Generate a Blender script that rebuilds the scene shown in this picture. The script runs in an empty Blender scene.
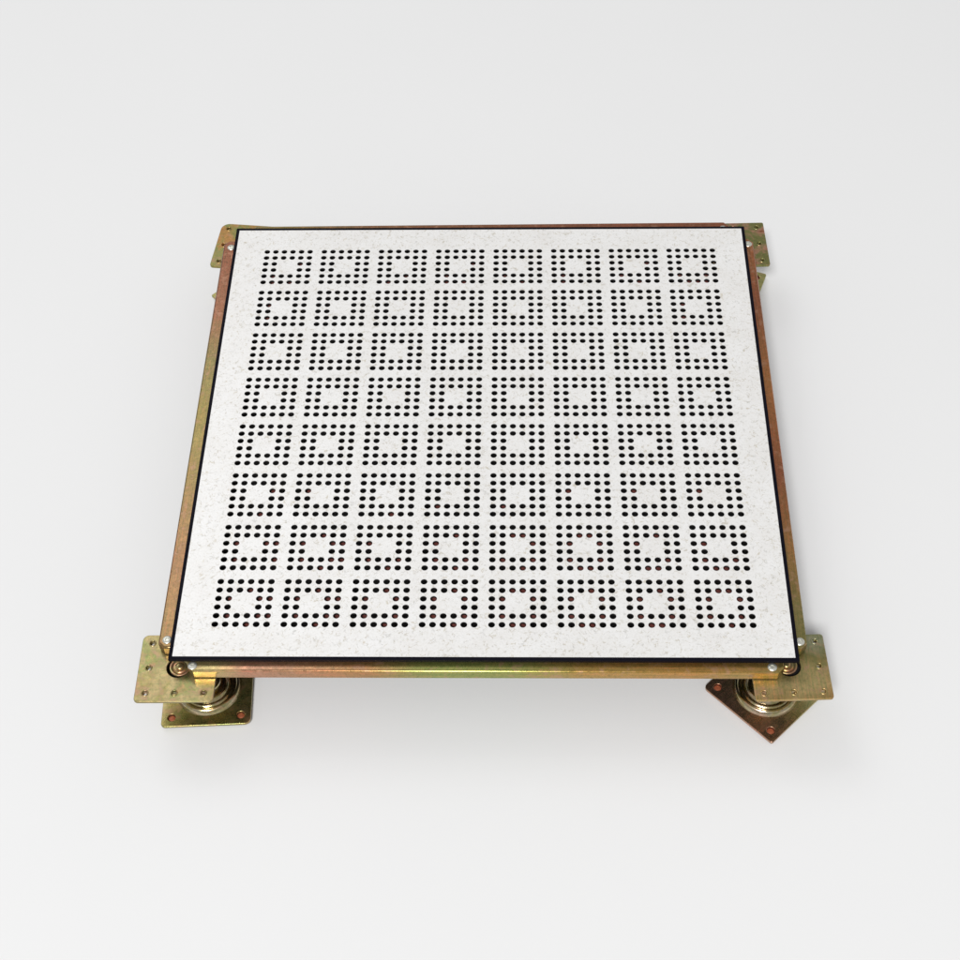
import bpy, bmesh, math, random
from mathutils import Vector, Matrix
random.seed(7)
S = bpy.context.scene
COL = S.collection
MM = 0.001
PI = math.pi

# ---------------------------------------------------------------- materials
def nmat(name):
    m = bpy.data.materials.new(name); m.use_nodes = True
    nt = m.node_tree; b = nt.nodes['Principled BSDF']
    return m, nt, b

def N(nt, t, **kw):
    n = nt.nodes.new(t)
    for k, v in kw.items(): setattr(n, k, v)
    return n

def ramp(nt, stops, fac=None, interp='LINEAR'):
    r = N(nt, 'ShaderNodeValToRGB'); e = r.color_ramp.elements
    r.color_ramp.interpolation = interp
    while len(e) < len(stops): e.new(0.5)
    for el, (p, c) in zip(e, stops):
        el.position = p; el.color = (c[0], c[1], c[2], 1) if not isinstance(c, (int, float)) else (c, c, c, 1)
    if fac is not None: nt.links.new(fac, r.inputs[0])
    return r

def noise(nt, vec, scale, detail=3, rough=0.55, dist=0.0):
    n = N(nt, 'ShaderNodeTexNoise'); n.inputs['Scale'].default_value = scale
    n.inputs['Detail'].default_value = detail; n.inputs['Roughness'].default_value = rough
    n.inputs['Distortion'].default_value = dist
    nt.links.new(vec, n.inputs['Vector']); return n

def mathn(nt, op, a, b=None, clamp=False):
    n = N(nt, 'ShaderNodeMath', operation=op, use_clamp=clamp)
    for i, v in enumerate((a, b)):
        if v is None: continue
        if isinstance(v, (int, float)): n.inputs[i].default_value = v
        else: nt.links.new(v, n.inputs[i])
    return n.outputs[0]

def mix(nt, fac, a, b):
    n = N(nt, 'ShaderNodeMix', data_type='RGBA')
    for s, v in ((n.inputs[0], fac), (n.inputs[6], a), (n.inputs[7], b)):
        if isinstance(v, (int, float)): s.default_value = v
        elif isinstance(v, tuple): s.default_value = (v[0], v[1], v[2], 1)
        else: nt.links.new(v, s)
    return n.outputs[2]

OLIVE = (0.285, 0.250, 0.090); GREEN = (0.245, 0.265, 0.090); GOLD = (0.390, 0.245, 0.080); COPPER = (0.345, 0.125, 0.062)
PINK = (0.46, 0.27, 0.185); BRASS = (0.42, 0.34, 0.175); DARKC = (0.22, 0.09, 0.05); GREY = (0.29, 0.30, 0.20)
PINK = (0.56, 0.31, 0.20); BRASS = (0.55, 0.45, 0.20); DARKC = (0.30, 0.12, 0.06); GREY = (0.36, 0.37, 0.24)

def zinc(name, stops, axis=None, scale=26.0, amp=0.35, rough=0.30, length=0.6, metal=0.88):
    """iridescent yellow zinc passivation: the plating colour drifts along the piece"""
    m, nt, b = nmat(name)
    tc = N(nt, 'ShaderNodeTexCoord'); vec = tc.outputs['Object']
    big = noise(nt, vec, scale, 3, 0.6, 0.6)
    if axis is None:
        f = mathn(nt, 'ADD', mathn(nt, 'MULTIPLY', mathn(nt, 'SUBTRACT', big.outputs[0], 0.5), 2.4), 0.5, True)
    else:
        sx = N(nt, 'ShaderNodeSeparateXYZ'); nt.links.new(vec, sx.inputs[0])
        g = mathn(nt, 'ADD', mathn(nt, 'DIVIDE', sx.outputs[axis], length), 0.5)
        f = mathn(nt, 'ADD', g, mathn(nt, 'MULTIPLY', mathn(nt, 'SUBTRACT', big.outputs[0], 0.5), amp), True)
    base = ramp(nt, stops, f).outputs[0]
    fine = noise(nt, vec, 300, 5, 0.75, 0.5)
    fcol = ramp(nt, [(0.32, (0.62, 0.60, 0.52)), (0.48, (0.95, 0.97, 0.92)), (0.58, (1.1, 1.0, 0.95)), (0.72, (1.3, 1.12, 1.15))], fine.outputs[0]).outputs[0]
    mul = N(nt, 'ShaderNodeMix', data_type='RGBA', blend_type='MULTIPLY'); mul.inputs[0].default_value = 0.8
    nt.links.new(base, mul.inputs[6]); nt.links.new(fcol, mul.inputs[7])
    # hair-fine drawing lines along the metal
    mp = N(nt, 'ShaderNodeMapping'); sc = [1.0, 1.0, 1.0]; sc[axis if axis is not None else 0] = 0.035
    mp.inputs['Scale'].default_value = sc; nt.links.new(vec, mp.inputs['Vector'])
    st = noise(nt, mp.outputs[0], 620 if axis is not None else 420, 3, 0.7)
    sk = ramp(nt, [(0.32, (0.70, 0.80, 0.70)), (0.5, (1, 1, 1)), (0.68, (1.32, 1.02, 1.05))], st.outputs[0]).outputs[0]
    mu2 = N(nt, 'ShaderNodeMix', data_type='RGBA', blend_type='MULTIPLY'); mu2.inputs[0].default_value = 0.85 if axis is not None else 0.4
    nt.links.new(mul.outputs[2], mu2.inputs[6]); nt.links.new(sk, mu2.inputs[7]); mul = mu2
    # reddish blotches in the passivation
    bl = noise(nt, vec, 95, 4, 0.65, 0.4)
    bm_ = ramp(nt, [(0.54, 0.0), (0.68, 0.55)], bl.outputs[0]).outputs[0]
    c = mix(nt, bm_, mul.outputs[2], PINK)
    nt.links.new(c, b.inputs['Base Color'])
    if axis is not None and length == 0.6: metal, rough = 0.82, 0.26
    b.inputs['Metallic'].default_value = metal
    b.inputs['Coat Weight'].default_value = 0.3; b.inputs['Coat Roughness'].default_value = 0.14
    rr = ramp(nt, [(0.3, rough - 0.07), (0.7, rough + 0.12)], bl.outputs[0])
    nt.links.new(rr.outputs[0], b.inputs['Roughness'])
    bp = N(nt, 'ShaderNodeBump'); bp.inputs['Strength'].default_value = 0.10; bp.inputs['Distance'].default_value = 0.0006
    nt.links.new(fine.outputs[0], bp.inputs['Height']); nt.links.new(bp.outputs[0], b.inputs['Normal'])
    return m

def plain(name, col, rough=0.5, metal=0.0, bump=0.0, bscale=300):
    m, nt, b = nmat(name)
    tc = N(nt, 'ShaderNodeTexCoord')
    n = noise(nt, tc.outputs['Object'], bscale, 3)
    v = ramp(nt, [(0.3, tuple(x * 0.85 for x in col)), (0.7, tuple(min(1, x * 1.12) for x in col))], n.outputs[0])
    nt.links.new(v.outputs[0], b.inputs['Base Color'])
    b.inputs['Roughness'].default_value = rough; b.inputs['Metallic'].default_value = metal
    if bump:
        bp = N(nt, 'ShaderNodeBump'); bp.inputs['Strength'].default_value = bump; bp.inputs['Distance'].default_value = 0.0005
        nt.links.new(n.outputs[0], bp.inputs['Height']); nt.links.new(bp.outputs[0], b.inputs['Normal'])
    return m

def laminate():
    m, nt, b = nmat('speckled_white_laminate')
    tc = N(nt, 'ShaderNodeTexCoord'); vec = tc.outputs['Object']
    # wandering thin flecks: contour lines of a noise, broken up by a second one
    def flecks(scale, width, mscale, lo, hi, off):
        mp = N(nt, 'ShaderNodeMapping'); mp.inputs['Location'].default_value = (off, off * 2, 0)
        nt.links.new(vec, mp.inputs['Vector'])
        n1 = noise(nt, mp.outputs[0], scale, 2, 0.5, 0.8)
        d = mathn(nt, 'ABSOLUTE', mathn(nt, 'SUBTRACT', n1.outputs[0], 0.5))
        line = ramp(nt, [(0.0, 1.0), (width, 0.0)], d).outputs[0]
        n2 = noise(nt, mp.outputs[0], mscale, 3, 0.6)
        mk = ramp(nt, [(lo, 0.0), (hi, 1.0)], n2.outputs[0]).outputs[0]
        return mathn(nt, 'MULTIPLY', line, mk)
    f1 = flecks(105, 0.035, 150, 0.50, 0.60, 0.0)
    f2 = flecks(145, 0.045, 175, 0.52, 0.62, 3.1)
    f3 = flecks(78, 0.025, 130, 0.53, 0.62, 7.7)
    cl = noise(nt, vec, 26, 4, 0.6)
    base = ramp(nt, [(0.3, (0.785, 0.77, 0.75)), (0.55, (0.82, 0.812, 0.80)), (0.75, (0.84, 0.834, 0.83))], cl.outputs[0]).outputs[0]
    fine = noise(nt, vec, 420, 3, 0.7)
    g = ramp(nt, [(0.35, (0.93, 0.925, 0.915)), (0.55, (1, 1, 1))], fine.outputs[0]).outputs[0]
    mul = N(nt, 'ShaderNodeMix', data_type='RGBA', blend_type='MULTIPLY'); mul.inputs[0].default_value = 1.0
    nt.links.new(base, mul.inputs[6]); nt.links.new(g, mul.inputs[7])
    c = mix(nt, mathn(nt, 'MULTIPLY', f1, 0.6), mul.outputs[2], (0.40, 0.35, 0.25))
    c = mix(nt, mathn(nt, 'MULTIPLY', f2, 0.5), c, (0.36, 0.35, 0.32))
    c = mix(nt, mathn(nt, 'MULTIPLY', f3, 0.62), c, (0.46, 0.39, 0.25))
    nt.links.new(c, b.inputs['Base Color'])
    b.inputs['Roughness'].default_value = 0.30
    b.inputs['Specular IOR Level'].default_value = 1.0
    return m

M_LAM = laminate()
M_EDGE = plain('black_edge_trim', (0.005, 0.0045, 0.009), 0.5)
M_EDGE.node_tree.nodes['Principled BSDF'].inputs['Specular IOR Level'].default_value = 0.06
M_STEEL = plain('shade_black_steel', (0.012, 0.011, 0.011), 0.6)  # near-black colour puts the shade inside the holes and tray
M_CUP = plain('red_oxide_steel', (0.17, 0.045, 0.036), 0.5, 0.2, 0.0, 60)
M_PLUG = plain('copper_plug', (0.42, 0.12, 0.055), 0.45, 0.3, 0.3, 500)
M_SCREW = plain('bright_zinc', (0.74, 0.74, 0.66), 0.34, 0.8, 0.3, 500)
M_RUB = plain('rubber', (0.02, 0.02, 0.02), 0.8)
M_NUT = zinc('nut_zinc', [(0.0, GREY), (0.4, BRASS), (0.7, PINK), (1.0, OLIVE)], None, 90, rough=0.3)
M_STEM = zinc('stem_zinc', [(0.0, DARKC), (0.5, BRASS), (1.0, OLIVE)], None, 60, rough=0.3)
M_FRONT = zinc('zinc_front', [(0.0, OLIVE), (0.06, BRASS), (0.13, (0.52, 0.27, 0.17)), (0.30, (0.46, 0.25, 0.10)), (0.42, (0.32, 0.36, 0.10)), (0.55, (0.34, 0.36, 0.10)), (0.66, (0.46, 0.30, 0.08)), (0.85, (0.50, 0.27, 0.07)), (0.96, (0.42, 0.30, 0.09)), (1.0, OLIVE)], 0, 16, 0.10)
M_LEFT = zinc('zinc_left', [(0.0, (0.29, 0.19, 0.075)), (0.2, (0.27, 0.15, 0.07)), (0.38, (0.25, 0.18, 0.065)), (0.52, (0.25, 0.20, 0.06)), (0.66, (0.22, 0.18, 0.065)), (0.78, (0.29, 0.13, 0.07)), (1.0, (0.30, 0.12, 0.07))], 1, 16, 0.14)
M_RIGHT = zinc('zinc_right', [(0.0, OLIVE), (0.10, OLIVE), (0.22, (0.42, 0.23, 0.08)), (0.38, COPPER), (0.6, (0.46, 0.20, 0.07)), (0.8, COPPER), (1.0, (0.44, 0.19, 0.07))], 1, 16, 0.12)
M_BACK = zinc('zinc_back', [(0.0, OLIVE), (0.3, (0.33, 0.16, 0.08)), (0.7, (0.34, 0.13, 0.07)), (1.0, COPPER)], 0, 16, 0.12)
M_PLATE_FL = zinc('zinc_plate_front_left', [(0.0, (0.40, 0.22, 0.15)), (0.3, OLIVE), (0.55, (0.36, 0.29, 0.14)), (0.75, GREEN), (1.0, (0.42, 0.25, 0.12))], None, 30)
M_PLATE_FR = zinc('zinc_plate_front_right', [(0.0, GOLD), (0.3, BRASS), (0.55, OLIVE), (0.8, GREY), (1.0, GREEN)], 1, 24, 0.5, 0.34, 0.09)
M_PLATE_BL = zinc('zinc_plate_back_left', [(0.0, OLIVE), (0.35, GREEN), (0.6, GOLD), (0.85, (0.46, 0.23, 0.08)), (1.0, OLIVE)], None, 34)
M_PLATE_BR = zinc('zinc_plate_back_right', [(0.0, OLIVE), (0.4, GREEN), (0.6, PINK), (0.8, COPPER), (1.0, (0.40, 0.20, 0.08))], None, 34)
M_BASE_L = zinc('zinc_base_olive', [(0.0, (0.50, 0.42, 0.22)), (0.4, (0.40, 0.35, 0.13)), (0.65, (0.34, 0.36, 0.13)), (1.0, (0.46, 0.30, 0.13))], None, 26, rough=0.26, metal=0.95)
M_BASE_R = zinc('zinc_base_copper', [(0.0, (0.52, 0.32, 0.24)), (0.3, (0.54, 0.38, 0.24)), (0.5, (0.52, 0.46, 0.22)), (1.0, (0.46, 0.46, 0.18))], 0, 26, 0.3, 0.24, 0.10, 0.95)
M_DOME = zinc('zinc_dome', [(0.0, (0.66, 0.47, 0.37)), (0.4, (0.56, 0.50, 0.34)), (0.65, (0.46, 0.42, 0.2)), (1.0, (0.68, 0.52, 0.42))], None, 40, rough=0.16, metal=1.0)

# ---------------------------------------------------------------- helpers
def link(name, me, mat, parent=None, loc=(0, 0, 0), rz=0.0):
    o = bpy.data.objects.new(name, me); COL.objects.link(o)
    if mat: me.materials.clear(); me.materials.append(mat)
    o.location = loc; o.rotation_euler = (0, 0, rz)
    if parent: o.parent = parent
    return o

def empty(name, loc, label, cat, group=None, rz=0.0):
    o = bpy.data.objects.new(name, None); COL.objects.link(o)
    o.empty_display_size = 0.02
    o.location = Vector(loc) * MM; o.rotation_euler = (0, 0, rz)
    o['label'] = label; o['category'] = cat
    if group: o['group'] = group
    return o

def smooth(me, ang=35):
    for p in me.polygons: p.use_smooth = True
    try: me.set_sharp_from_angle(angle=math.radians(ang))
    except Exception: pass

def sheet(outline, holes, z0, z1, bev=0.0, seg=2):
    """flat sheet metal: closed outline (mm) with holes, between heights z0 and z1"""
    cu = bpy.data.curves.new('c', 'CURVE'); cu.dimensions = '2D'; cu.fill_mode = 'BOTH'
    for pts in [outline] + holes:
        sp = cu.splines.new('POLY'); sp.points.add(len(pts) - 1)
        for p, q in zip(sp.points, pts): p.co = (q[0] * MM, q[1] * MM, 0, 1)
        sp.use_cyclic_u = True
    h = (z1 - z0) / 2
    cu.extrude = max(0, (h - bev)) * MM; cu.bevel_depth = bev * MM; cu.bevel_resolution = seg; cu.offset = -bev * MM
    t = bpy.data.objects.new('t', cu); COL.objects.link(t)
    dg = bpy.context.evaluated_depsgraph_get()
    me = bpy.data.meshes.new_from_object(t.evaluated_get(dg))
    bpy.data.objects.remove(t); bpy.data.curves.remove(cu)
    bm = bmesh.new(); bm.from_mesh(me)
    bmesh.ops.remove_doubles(bm, verts=bm.verts, dist=1e-6)
    bmesh.ops.recalc_face_normals(bm, faces=bm.faces)
    bmesh.ops.translate(bm, vec=(0, 0, (z0 + z1) / 2 * MM), verts=bm.verts)
    bm.to_mesh(me); bm.free()
    smooth(me, 40)
    bm = bmesh.new(); bm.from_mesh(me)          # keep the flat sides flat right up to the rounded edge
    for e in bm.edges:
        if len(e.link_faces) == 2:
            a, b = (abs(f.normal.z) > 0.999 for f in e.link_faces)
            if a != b: e.smooth = False
    bm.to_mesh(me); bm.free()
    return me

def circle(x, y, r, n=28):
    return [(x + r * math.cos(2 * PI * k / n), y + r * math.sin(2 * PI * k / n)) for k in range(n)]

def rrect(hx, hy, radii, seg=6):
    """rounded rectangle; radii order: bottom-left, bottom-right, top-right, top-left"""
    pts = []
    for (sx, sy, a0), r in zip(((-1, -1, PI), (1, -1, 1.5 * PI), (1, 1, 0), (-1, 1, .5 * PI)), radii):
        cx, cy = sx * (hx - r), sy * (hy - r)
        for k in range(seg + 1):
            a = a0 + PI / 2 * k / seg
            pts.append((cx + r * math.cos(a), cy + r * math.sin(a)))
    return pts

def lathe(profile, n=48, cap_bot=True, cap_top=True):
    bm = bmesh.new(); rings = []
    for r, z in profile:
        rings.append([bm.verts.new((r * MM * math.cos(2 * PI * k / n), r * MM * math.sin(2 * PI * k / n), z * MM)) for k in range(n)])
    for a, b in zip(rings, rings[1:]):
        for k in range(n): bm.faces.new((a[k], a[(k + 1) % n], b[(k + 1) % n], b[k]))
    if cap_bot: bm.faces.new(rings[0])
    if cap_top: bm.faces.new(rings[-1])
    bmesh.ops.recalc_face_normals(bm, faces=bm.faces)
    me = bpy.data.meshes.new('m'); bm.to_mesh(me); bm.free(); smooth(me, 40)
    return me

# ---------------------------------------------------------------- perforated panel
MODP, PITCH, RH = 67.03, 10.05, 3.36
def hole_centres():
    out = []
    x0 = -3.5 * MODP
    for my in range(8):
        for mx in range(8):
            for r in range(6):
                for c in range(6):
                    if r in (2, 3) and c in (2, 3): continue
                    out.append((mx, my, c, r, x0 + mx * MODP + (c - 2.5) * PITCH, -x0 - my * MODP - (r - 2.5) * PITCH))
    return out
HOLES = hole_centres()

def perforated(half, z_top, z_bot, bottom_face):
    """a square sheet with the real holes cut through it, on a cell grid"""
    bm = bmesh.new(); vc = {}
    def V(x, y, z):
        k = (round(x, 3), round(y, 3), round(z, 3))
        if k not in vc: vc[k] = bm.verts.new((x * MM, y * MM, z * MM))
        return vc[k]
    lines = [-half]
    for m in range(8):
        c0 = (m - 3.5) * MODP - 3 * PITCH
        for k in range(7): lines.append(c0 + k * PITCH)
    lines.append(half)
    hs = {(round(h[4], 2), round(h[5], 2)) for h in HOLES}
    n = 16
    for i in range(len(lines) - 1):
        for j in range(len(lines) - 1):
            xa, xb, ya, yb = lines[i], lines[i + 1], lines[j], lines[j + 1]
            cx, cy = (xa + xb) / 2, (ya + yb) / 2
            hit = (round(cx, 2), round(cy, 2)) in hs
            per = []
            for (x, y, X, Y) in ((xb, cy, xb, yb), (xb, yb, cx, yb), (cx, yb, xa, yb), (xa, yb, xa, cy), (xa, cy, xa, ya), (xa, ya, cx, ya), (cx, ya, xb, ya), (xb, ya, xb, cy)):
                per += [(x, y), ((x + X) / 2, (y + Y) / 2)]
            for z in ((z_top, z_bot) if bottom_face else (z_top,)):
                if not hit:
                    bm.faces.new([V(xa, ya, z), V(xb, ya, z), V(xb, yb, z), V(xa, yb, z)])
                else:
                    cir = [(cx + RH * math.cos(2 * PI * k / n), cy + RH * math.sin(2 * PI * k / n)) for k in range(n)]
                    for k in range(n):
                        q = (k + 1) % n
                        bm.faces.new([V(*per[k], z), V(*per[q], z), V(*cir[q], z), V(*cir[k], z)])
            if hit:
                for k in range(n):
                    q = (k + 1) % n
                    a, b = cir[k], cir[q]
                    bm.faces.new([V(*a, z_top), V(*b, z_top), V(*b, z_bot), V(*a, z_bot)])
    for (a, b) in (((-half, -half), (half, -half)), ((half, -half), (half, half)), ((half, half), (-half, half)), ((-half, half), (-half, -half))):
        bm.faces.new([V(*a, z_top), V(*b, z_top), V(*b, z_bot), V(*a, z_bot)])
    # drop the zero-use cells' doubled verts, fix normals upward for the flat faces
    for f in bm.faces:
        f.normal_update()
        if abs(f.normal.z) > 0.5:
            up = f.verts[0].co.z > (z_top + z_bot) / 2 * MM
            if (f.normal.z > 0) != up: f.normal_flip()
    me = bpy.data.meshes.new('m'); bm.to_mesh(me); bm.free()
    return me

panel = empty('perforated_floor_panel', (0, 0, 0),
              'square white speckled floor panel with rows of small round holes and a thin black edge', 'floor panel')
HALF = 296.3
link('laminate_top', perforated(HALF, 0.0, -0.7, False), M_LAM, panel)
link('perforated_plate', perforated(HALF - 0.4, -0.72, -3.0, True), M_STEEL, panel)
def ring(outer, inner): return rrect(outer, outer, (0.6,) * 4, 3), [rrect(inner, inner, (0.3,) * 4, 2)]
o_, i_ = ring(300, HALF + 0.02)
link('edge_trim', sheet(o_, i_, -3.7, 0.15, 0.35, 2), M_EDGE, panel)
# folded steel tray under the perforated sheet
def tray():
    bm = bmesh.new()
    def lp(h, z): return [bm.verts.new((x * h * MM, y * h * MM, z * MM)) for x, y in ((-1, -1), (1, -1), (1, 1), (-1, 1))]
    a, b, c, d = lp(292, -3.75), lp(292, -5.9), lp(283, -5.95), lp(268, -33)
    e = lp(266, -32); f = lp(281, -3.8)
    for p, q in ((a, b), (b, c), (c, d), (f, e), (f, a)):
        for k in range(4): bm.faces.new((p[k], p[(k + 1) % 4], q[(k + 1) % 4], q[k]))
    bm.faces.new(d); bm.faces.new(e)
    bmesh.ops.recalc_face_normals(bm, faces=bm.faces)
    me = bpy.data.meshes.new('m'); bm.to_mesh(me); bm.free(); return me
link('steel_tray', tray(), M_STEEL, panel)
# tops of the welded stiffening cups that show just below some of the holes
def cups():
    bm = bmesh.new()
    strong = {(3, 1), (1, 2), (4, 2), (1, 4), (4, 4), (3, 5)}
    for mx, my, c, r, x, y in HOLES:
        p = 0
        if my in (6, 7):
            if (c, r) in strong: p = 1
            elif (c, r) in ((5, 2), (5, 4)) and mx < 2: p = 0.95
            elif (c, r) in ((2, 1), (2, 5)) and mx > 3: p = 0.55
            if my == 6: p *= 0.75
        elif my == 5 and (c, r) in strong: p = 0.25
        elif my == 0:
            if (c, r) in ((1, 4), (1, 5), (3, 5)) and mx == 0: p = 1
            elif (c, r) in ((4, 4), (4, 5), (2, 5), (3, 5)) and mx == 7: p = 1
            elif r in (4, 5) and c in (1, 3, 4): p = 0.3
            elif r == 2 and c == 4: p = 0.5
        elif my == 1 and (c, r) in ((1, 2), (1, 4)) and mx in (0, 7): p = 1
        if random.random() > p: continue
        z = random.uniform(-7.2, -5.6)
        dy = -z * 0.75 * 0.8
        rr = 3.9
        cx, cy = x + random.uniform(-1.2, 1.2), y + dy + random.uniform(-0.8, 0.4)
        rings = []
        for q, dz in ((1.15, -2.2), (1.0, -0.5), (0.8, 0.0)):
            rings.append([bm.verts.new(((cx + rr * q * math.cos(2 * PI * k / 14)) * MM, (cy + rr * q * math.sin(2 * PI * k / 14)) * MM, (z + dz) * MM)) for k in range(14)])
        for a, b in zip(rings, rings[1:]):
            for k in range(14): bm.faces.new((a[k], a[(k + 1) % 14], b[(k + 1) % 14], b[k]))
        bm.faces.new(rings[-1])
    bmesh.ops.recalc_face_normals(bm, faces=bm.faces)
    me = bpy.data.meshes.new('m'); bm.to_mesh(me); bm.free(); smooth(me); return me
link('stiffener', cups(), M_CUP, panel)

# ---------------------------------------------------------------- stringers
ST_TOP, ST_BOT = -6.0, -18.95
def bar_outline(L, w, ch):
    h = L / 2
    return [(-h, -w / 2 + ch), (-h + ch, -w / 2), (h - ch, -w / 2), (h, -w / 2 + ch), (h, w / 2 - ch), (h - ch, w / 2), (-h + ch, w / 2), (-h, w / 2 - ch)]

def screw_head():
    me = lathe([(4.5, 0), (4.5, 0.35), (4.1, 0.8), (3.2, 1.15), (1.9, 1.3), (1.5, 0.3), (0.3, 0.3)], 28)
    return me
SCREW = screw_head()

def stringer(cx, cy, horiz, rot, mat, label, screws):
    L = 568
    t = empty('stringer', (cx, cy, ST_TOP), label, 'stringer', 'stringers along the four panel edges', math.radians(rot))
    out = bar_outline(L, 21, 6)
    if not horiz: out = [(-y, x) for x, y in out]
    me = sheet(out, [], ST_BOT - ST_TOP, 0, 2.1, 5)
    link('bar', me, mat, t)
    inv = Matrix.Rotation(-math.radians(rot), 3, 'Z')
    for sx, sy in screws:
        v = inv @ Vector((sx - cx, sy - cy, 0.02))
        link('screw', SCREW, M_SCREW, t, v * MM)
    return t
stringer(2, -298.6, True, 0, M_FRONT, 'steel bar under the near panel edge, pink and gold with a green middle', [(-277, -303.2), (274.5, -303.2)])
stringer(0, 302.2, True, 0.42, M_BACK, 'dull brown steel bar mostly hidden behind the far edge of the panel', [(-277, 301), (276, 303)])
stringer(-303.3, 1, False, 0.05, M_LEFT, 'steel bar along the left edge of the panel, copper coloured with an olive middle', [(-305.2, -274), (-304.6, 273.5)])
stringer(299.6, 2, False, 0.1, M_RIGHT, 'orange copper steel bar along the right edge of the panel, olive at its near end', [(303.6, -274.5), (303.3, 276)])

# ---------------------------------------------------------------- pedestals
FLOOR_Z = -86.0
BT = -80.0            # top of the base plate
DOME = lathe([(33.4, 0.0), (32.6, 1.4), (31.6, 3.4), (30.4, 4.8), (29.2, 5.1), (28.0, 4.5), (27.0, 2.8), (26.2, 1.3), (24.8, 0.7), (23.4, 1.2), (22.2, 3.2), (21.0, 5.6), (19.6, 6.8), (18.2, 6.4), (16.8, 5.0), (15.6, 5.2), (14.8, 7.5), (14.2, 11.5), (13.4, 12.8), (12.2, 13.0), (8.3, 12.8)], 72, True, True)
def rod(h):
    pr = [(7.2, 0)]; z = 0.5
    while z < h - 1: pr += [(8.0, z), (7.2, z + 0.8)]; z += 1.6
    pr.append((7.2, h)); return lathe(pr, 28)
def hexnut(r, h, ri):
    bm = bmesh.new()
    c = []
    for z, q in ((0, .95), (0.8, 1), (h - 0.8, 1), (h, .93)):
        c.append([bm.verts.new((r * q * MM * math.cos(PI * k / 3), r * q * MM * math.sin(PI * k / 3), z * MM)) for k in range(6)])
    for a, b in zip(c, c[1:]):
        for k in range(6): bm.faces.new((a[k], a[(k + 1) % 6], b[(k + 1) % 6], b[k]))
    bm.faces.new(c[0]); bm.faces.new(c[-1])
    bmesh.ops.recalc_face_normals(bm, faces=bm.faces)
    me = bpy.data.meshes.new('m'); bm.to_mesh(me); bm.free(); return me
ROD = rod(-22.0 - (BT + 12.6)); NUT = hexnut(14, 9, 8); LOCK = hexnut(13.5, 7, 8)
WASHER = lathe([(10.2, -0.9), (10.2, 0.6), (9.6, 1.2), (8.4, 1.3), (7.4, 0.6), (6.6, 0.3), (6.1, 0.6), (5.8, 1.6), (4.6, 1.6), (4.2, 0.9), (3.8, 0.9), (3.6, 2.6), (3.0, 3.1), (1.0, 3.2)], 40)
GAP_SHADE_CUP = lathe([(12.6, 0.0), (12.6, -9.0)], 32, False, True)
PLUG = lathe([(3.7, 0), (3.6, 0.7), (2.6, 1.3), (0.4, 1.5)], 20)
PAD = lathe([(6, 0), (6, 2.9)], 20)

def add_collars(me, spots):
    """punched and threaded holes: a thin raised lip above and, to darken the hole, a collar added below the plate"""
    bm = bmesh.new(); bm.from_mesh(me); n = 24
    pr = [(3.7, -0.02), (3.4, 0.45), (2.9, 0.5), (2.35, 0.1), (2.35, -5.5), (3.3, -5.5), (3.3, -2.9)]  # the downward tube is added so the holes look darker
    for x, y in spots:
        rg = [[bm.verts.new(((x + r * math.cos(2 * PI * k / n)) * MM, (y + r * math.sin(2 * PI * k / n)) * MM, z * MM)) for k in range(n)] for r, z in pr]
        for a, b in zip(rg, rg[1:]):
            for k in range(n):
                f = bm.faces.new((a[k], b[k], b[(k + 1) % n], a[(k + 1) % n])); f.smooth = True
    bm.to_mesh(me); bm.free()
    return me

def pedestal(hx, hy, hrot, hw, hd, bx, by, brot, mh, mb, radii, bradii, label, inward):
    t = empty('pedestal', (bx, by, FLOOR_Z), label, 'pedestal', 'pedestals under the four panel corners')
    o = Vector((bx, by, FLOOR_Z))
    # head plate
    holes = []
    for i in (-1, 0, 1):
        for j in (-1, 0, 1):
            if i or j: holes.append(circle(i * 28, j * 28, 2.6, 20))
    holes.append(circle(inward[0] * 0.3, inward[1] * 0.3, 11.3, 40))
    hp = link('head_plate', add_collars(sheet(rrect(hw, hd, radii), holes, -3.0, 0.0, 0.45, 2), [(i * 28, j * 28) for i in (-1, 0, 1) for j in (-1, 0, 1) if i or j]), mh, t, (Vector((hx, hy, -19.0)) - o) * MM, math.radians(hrot))
    link('gap_shade_cup', GAP_SHADE_CUP, M_STEEL, hp, Vector((0, 0, -1.5)) * MM)  # black cup added beneath the hole to shade the gap round the washer
    link('centre_washer', WASHER, M_NUT, hp, Vector((inward[0], inward[1], -1.2)) * MM)
    # base plate with four holes and the pressed dome
    bh = [circle(i * 34, j * 34, 4.0, 24) for i in (-1, 1) for j in (-1, 1)]
    bp = link('base_plate', sheet(rrect(44, 44, bradii), bh, -3.0, 0.0, 0.5, 2), mb, t, (Vector((bx, by, BT)) - o) * MM, math.radians(brot))
    link('dome', DOME, M_DOME, bp, Vector((0, 0, 0.02)) * MM)
    for i in (-1, 1):
        for j in (-1, 1):
            link('plug', PLUG, M_PLUG, bp, Vector((i * 34, j * 34, -3.2)) * MM)
            link('added_lift_pad', PAD, M_RUB, bp, Vector((i * 34, j * 34, FLOOR_Z - BT + 0.02)) * MM)  # unseen pad added to lift the base plate for a wider shadow
    link('threaded_stem', ROD, M_STEM, t, (Vector((bx, by, BT + 12.6)) - o) * MM)
    link('nut', NUT, M_NUT, t, (Vector((bx, by, -22.1 - 9)) - o) * MM, 0.3)
    link('nut', LOCK, M_NUT, t, (Vector((bx, by, -22.1 - 20)) - o) * MM, 0.9)
    return t

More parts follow.
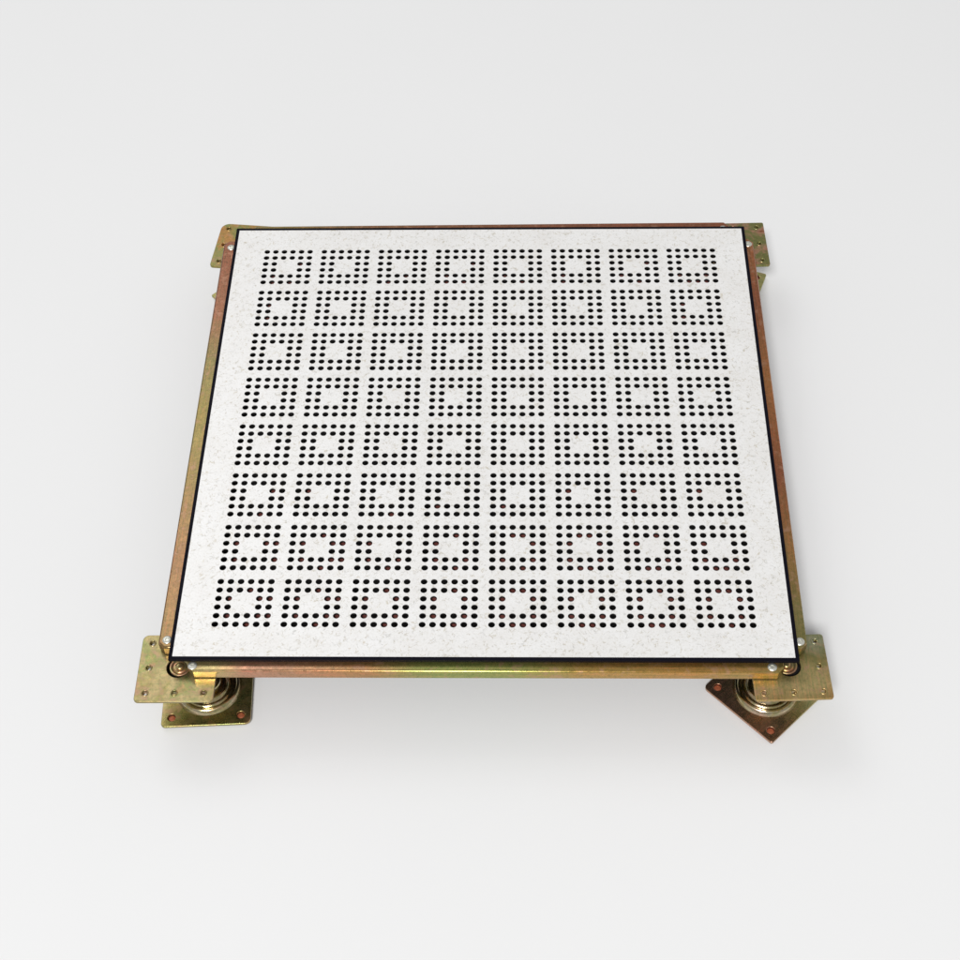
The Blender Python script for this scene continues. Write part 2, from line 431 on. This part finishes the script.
pedestal(-294, -297.5, 0.5, 38, 37.5, -275.5, -281.5, 3.0, M_PLATE_FL, M_BASE_L, (4, 4, 4, 6), (4, 6, 5, 4),
         'pedestal at the near left corner with a square olive base set straight', (2.0, 1.5))
pedestal(293.5, -294.5, 2.3, 37.0, 36.0, 280, -281, 44.5, M_PLATE_FR, M_BASE_R, (3, 3, 3, 3), (2.5, 5, 5, 5),
         'pedestal at the near right corner with its dark copper base turned like a diamond', (-2.5, 2.5))
pedestal(-289.5, 289.5, -5.5, 37.5, 37.0, -277, 269, 45, M_PLATE_BL, M_BASE_L, (4, 4, 4, 10), (5, 5, 5, 2),
         'pedestal at the far left corner showing a slanted olive plate with bright hole rims', (1.5, -1.5))
pedestal(291, 290, 1.5, 37.0, 36.5, 280, 276, -20, M_PLATE_BR, M_BASE_R, (3, 3, 2, 3), (5, 5, 2.5, 5),
         'pedestal at the far right corner showing a reddish plate with three dark holes', (-1.5, -1.5))

# ---------------------------------------------------------------- floor / backdrop
bm = bmesh.new()
E_ = 8.0
vs = [bm.verts.new((x, y, FLOOR_Z * MM)) for x, y in ((-E_, -E_), (E_, -E_), (E_, E_), (-E_, E_))]
bm.faces.new(vs)
me = bpy.data.meshes.new('m'); bm.to_mesh(me); bm.free()
fm, nt, b = nmat('light_grey_studio_floor')
tc = N(nt, 'ShaderNodeTexCoord'); n_ = noise(nt, tc.outputs['Object'], 3.0, 2)
r_ = ramp(nt, [(0.3, (0.80, 0.80, 0.80)), (0.7, (0.806, 0.806, 0.806))], n_.outputs[0])
nt.links.new(r_.outputs[0], b.inputs['Base Color']); b.inputs['Roughness'].default_value = 0.9
b.inputs['Specular IOR Level'].default_value = 0.1
fl = link('floor', me, fm); fl['kind'] = 'structure'

# ---------------------------------------------------------------- light
w = bpy.data.worlds.new('World'); S.world = w; w.use_nodes = True
nt = w.node_tree; bg = nt.nodes['Background']
bg.inputs[0].default_value = (1.0, 1.0, 1.0, 1); bg.inputs[1].default_value = 0.40

def area(name, loc, target, sx, sy, power, col=(1, 1, 1)):
    L = bpy.data.lights.new(name, 'AREA'); L.shape = 'RECTANGLE'; L.size = sx; L.size_y = sy; L.energy = power; L.color = col
    o = bpy.data.objects.new(name, L); COL.objects.link(o); o.location = loc
    d = Vector(target) - Vector(loc); o.rotation_euler = d.to_track_quat('-Z', 'Y').to_euler()
    return o
area('key_softbox', (-2.6, 3.6, 5.2), (0, 0, 0), 3.2, 3.2, 66)
area('front_softbox', (-1.4, -6.3, 7.6), (0, 0, 0), 2.2, 1.5, 735)

# ---------------------------------------------------------------- camera
cam = bpy.data.cameras.new('camera'); co = bpy.data.objects.new('camera', cam); COL.objects.link(co)
co.location = (0.0351957, -1.1061628, 1.2905203); co.rotation_euler = (0.6712, 0.0195, 0.0151)
cam.sensor_width = 36; cam.sensor_fit = 'HORIZONTAL'; cam.lens = 1593.7258 / 960 * 36
cam.clip_start = 0.01; cam.clip_end = 100
S.camera = co
S.view_settings.view_transform = 'Standard'; S.view_settings.look = 'None'
S.view_settings.exposure = 0; S.view_settings.gamma = 1
